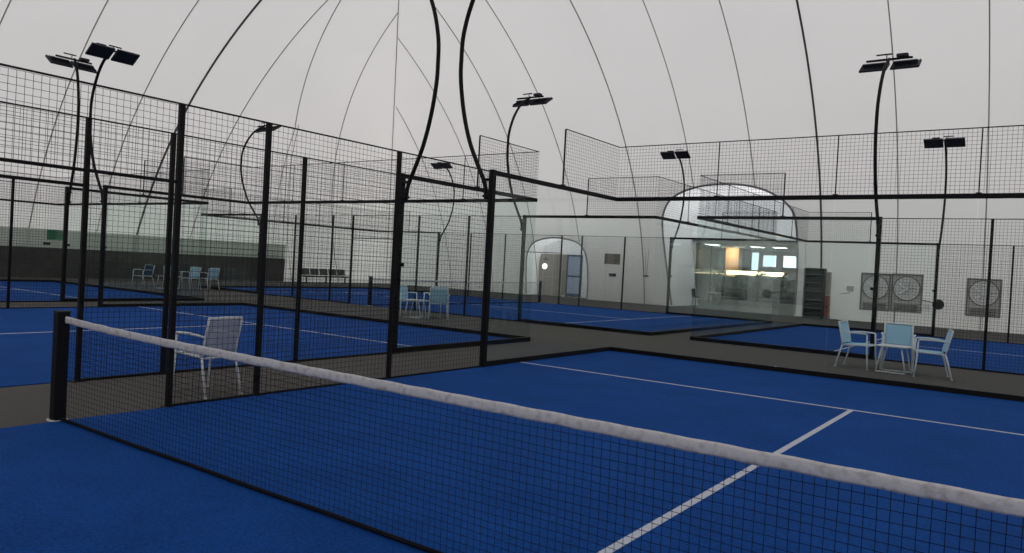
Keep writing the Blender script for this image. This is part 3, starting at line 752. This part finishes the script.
for i, (x, y, h, w) in enumerate([(-13.0, 37.1, 1.65, .42), (-11.8, 37.3, 1.7, .44), (-10.6, 37.1, 1.85, .44), (-9.4, 36.9, 1.75, .44), (-8.2, 36.6, 1.7, .42)]):
    plant(['leftmost dark potted plant in the cafe, left of the bar glow', 'second dark potted plant from the left, before the bar glow', 'middle dark potted plant in front of the bar', 'dark potted plant under the right end of the bar glow', 'rightmost dark potted plant in the cafe, by the opening edge'][i], x, y, h, w, i)
def cafe_chair(label, x, y, rz):
    t = thing('cafe_chair', label, 'chair', (x, y, 0), rz, 'dark cafe chairs')
    for a in (-1, 1):
        for c in (-1, 1): MB().tube([(a * .22, c * .22, 0), (a * .18, c * .18, .44)], .015, 6).build('leg', DARK, t)
    MB().bbox(-.24, .24, -.24, .24, .43, .49, .02).build('seat', DARK, t)
    MB().sheet(lambda u, v: (-.23 + .46 * u, -.22 - .06 * v + .05 * math.sin(PI * u) * -1, .5 + .38 * v), 6, 4, .03).build('backrest', DARK, t)
def cafe_table(label, x, y, m):
    t = thing('cafe_table', label, 'table', (x, y, 0), 0, 'cafe tables')
    MB().disc((0, 0, .72), .38, .03, 'z').build('table_top', m, t); MB().tube([(0, 0, .02), (0, 0, .72)], .03, 8).build('pedestal', DARK, t); MB().disc((0, 0, 0), .22, .02, 'z').build('foot', DARK, t)
cafe_chair('dark chair by the white wall inside the opening, left of its white table', -12.7, 33.7, -PI / 2)
cafe_table('white cafe table beside the lone dark chair in the opening', -11.9, 33.75, TABLEM)
cafe_chair('dark cafe chair at the left table before the plants', -12.0, 35.6, -PI / 2)
cafe_table('dark cafe table at left before the plants', -11.2, 35.6, DARK)
cafe_chair('dark cafe chair between the two dark tables', -10.5, 35.7, PI / 2)
cafe_chair('dark cafe chair at the right table before the plants', -9.9, 35.3, -PI / 2)
cafe_table('dark cafe table at right before the plants', -9.2, 35.2, DARK)
cafe_chair('dark cafe chair closest to the right side of the opening', -8.5, 35.3, PI / 2)
tag(MB().box(-13.1, -7.3, 31.6, 34.6, 0, .008).build('floor_passage', ROOMF), kind='structure')
t = thing('cafe_banquette', 'long dark high-backed banquette standing behind the cafe plants', 'bench', (-10.75, 38.4, 0))
MB().bbox(-2.9, 2.6, -.3, .3, .06, .46, .04).build('seat', DARK, t); MB().bbox(-2.9, 2.6, .2, .36, .40, 1.62, .04).build('backrest', DARK, t); MB().bbox(-2.8, 2.5, -.25, .3, 0, .06, .01).build('plinth', STEEL, t)
t = thing('cafe_sofa', 'low dark sofa at the right foot of the opening', 'sofa', (-7.95, 33.2, 0), PI / 2)
MB().bbox(-.7, .7, -.35, .35, .08, .42, .04).build('seat', DARK, t); MB().bbox(-.7, .7, -.42, -.25, .4, .8, .04).build('backrest', DARK, t)
for s in (-1, 1): MB().bbox(s * .68 - .08, s * .68 + .08, -.4, .35, 0, .58, .03).build('armrest', DARK, t)

# ------------------------------------------------------------------ light: overcast daylight through the membrane
w = bpy.data.worlds.new('world'); sc.world = w; w.use_nodes = True
w.node_tree.nodes['Background'].inputs['Color'].default_value = (.97, .985, 1, 1); w.node_tree.nodes['Background'].inputs['Strength'].default_value = 1.0
sc.view_settings.view_transform = 'Standard'; sc.view_settings.look = 'None'; sc.view_settings.gamma = 1; sc.view_settings.use_curve_mapping = False
sc.view_settings.exposure = 0.3
sc.cycles.transparent_max_bounces = 64; sc.cycles.max_bounces = 8; sc.cycles.diffuse_bounces = 5
sc.cycles.caustics_reflective = False; sc.cycles.caustics_refractive = False
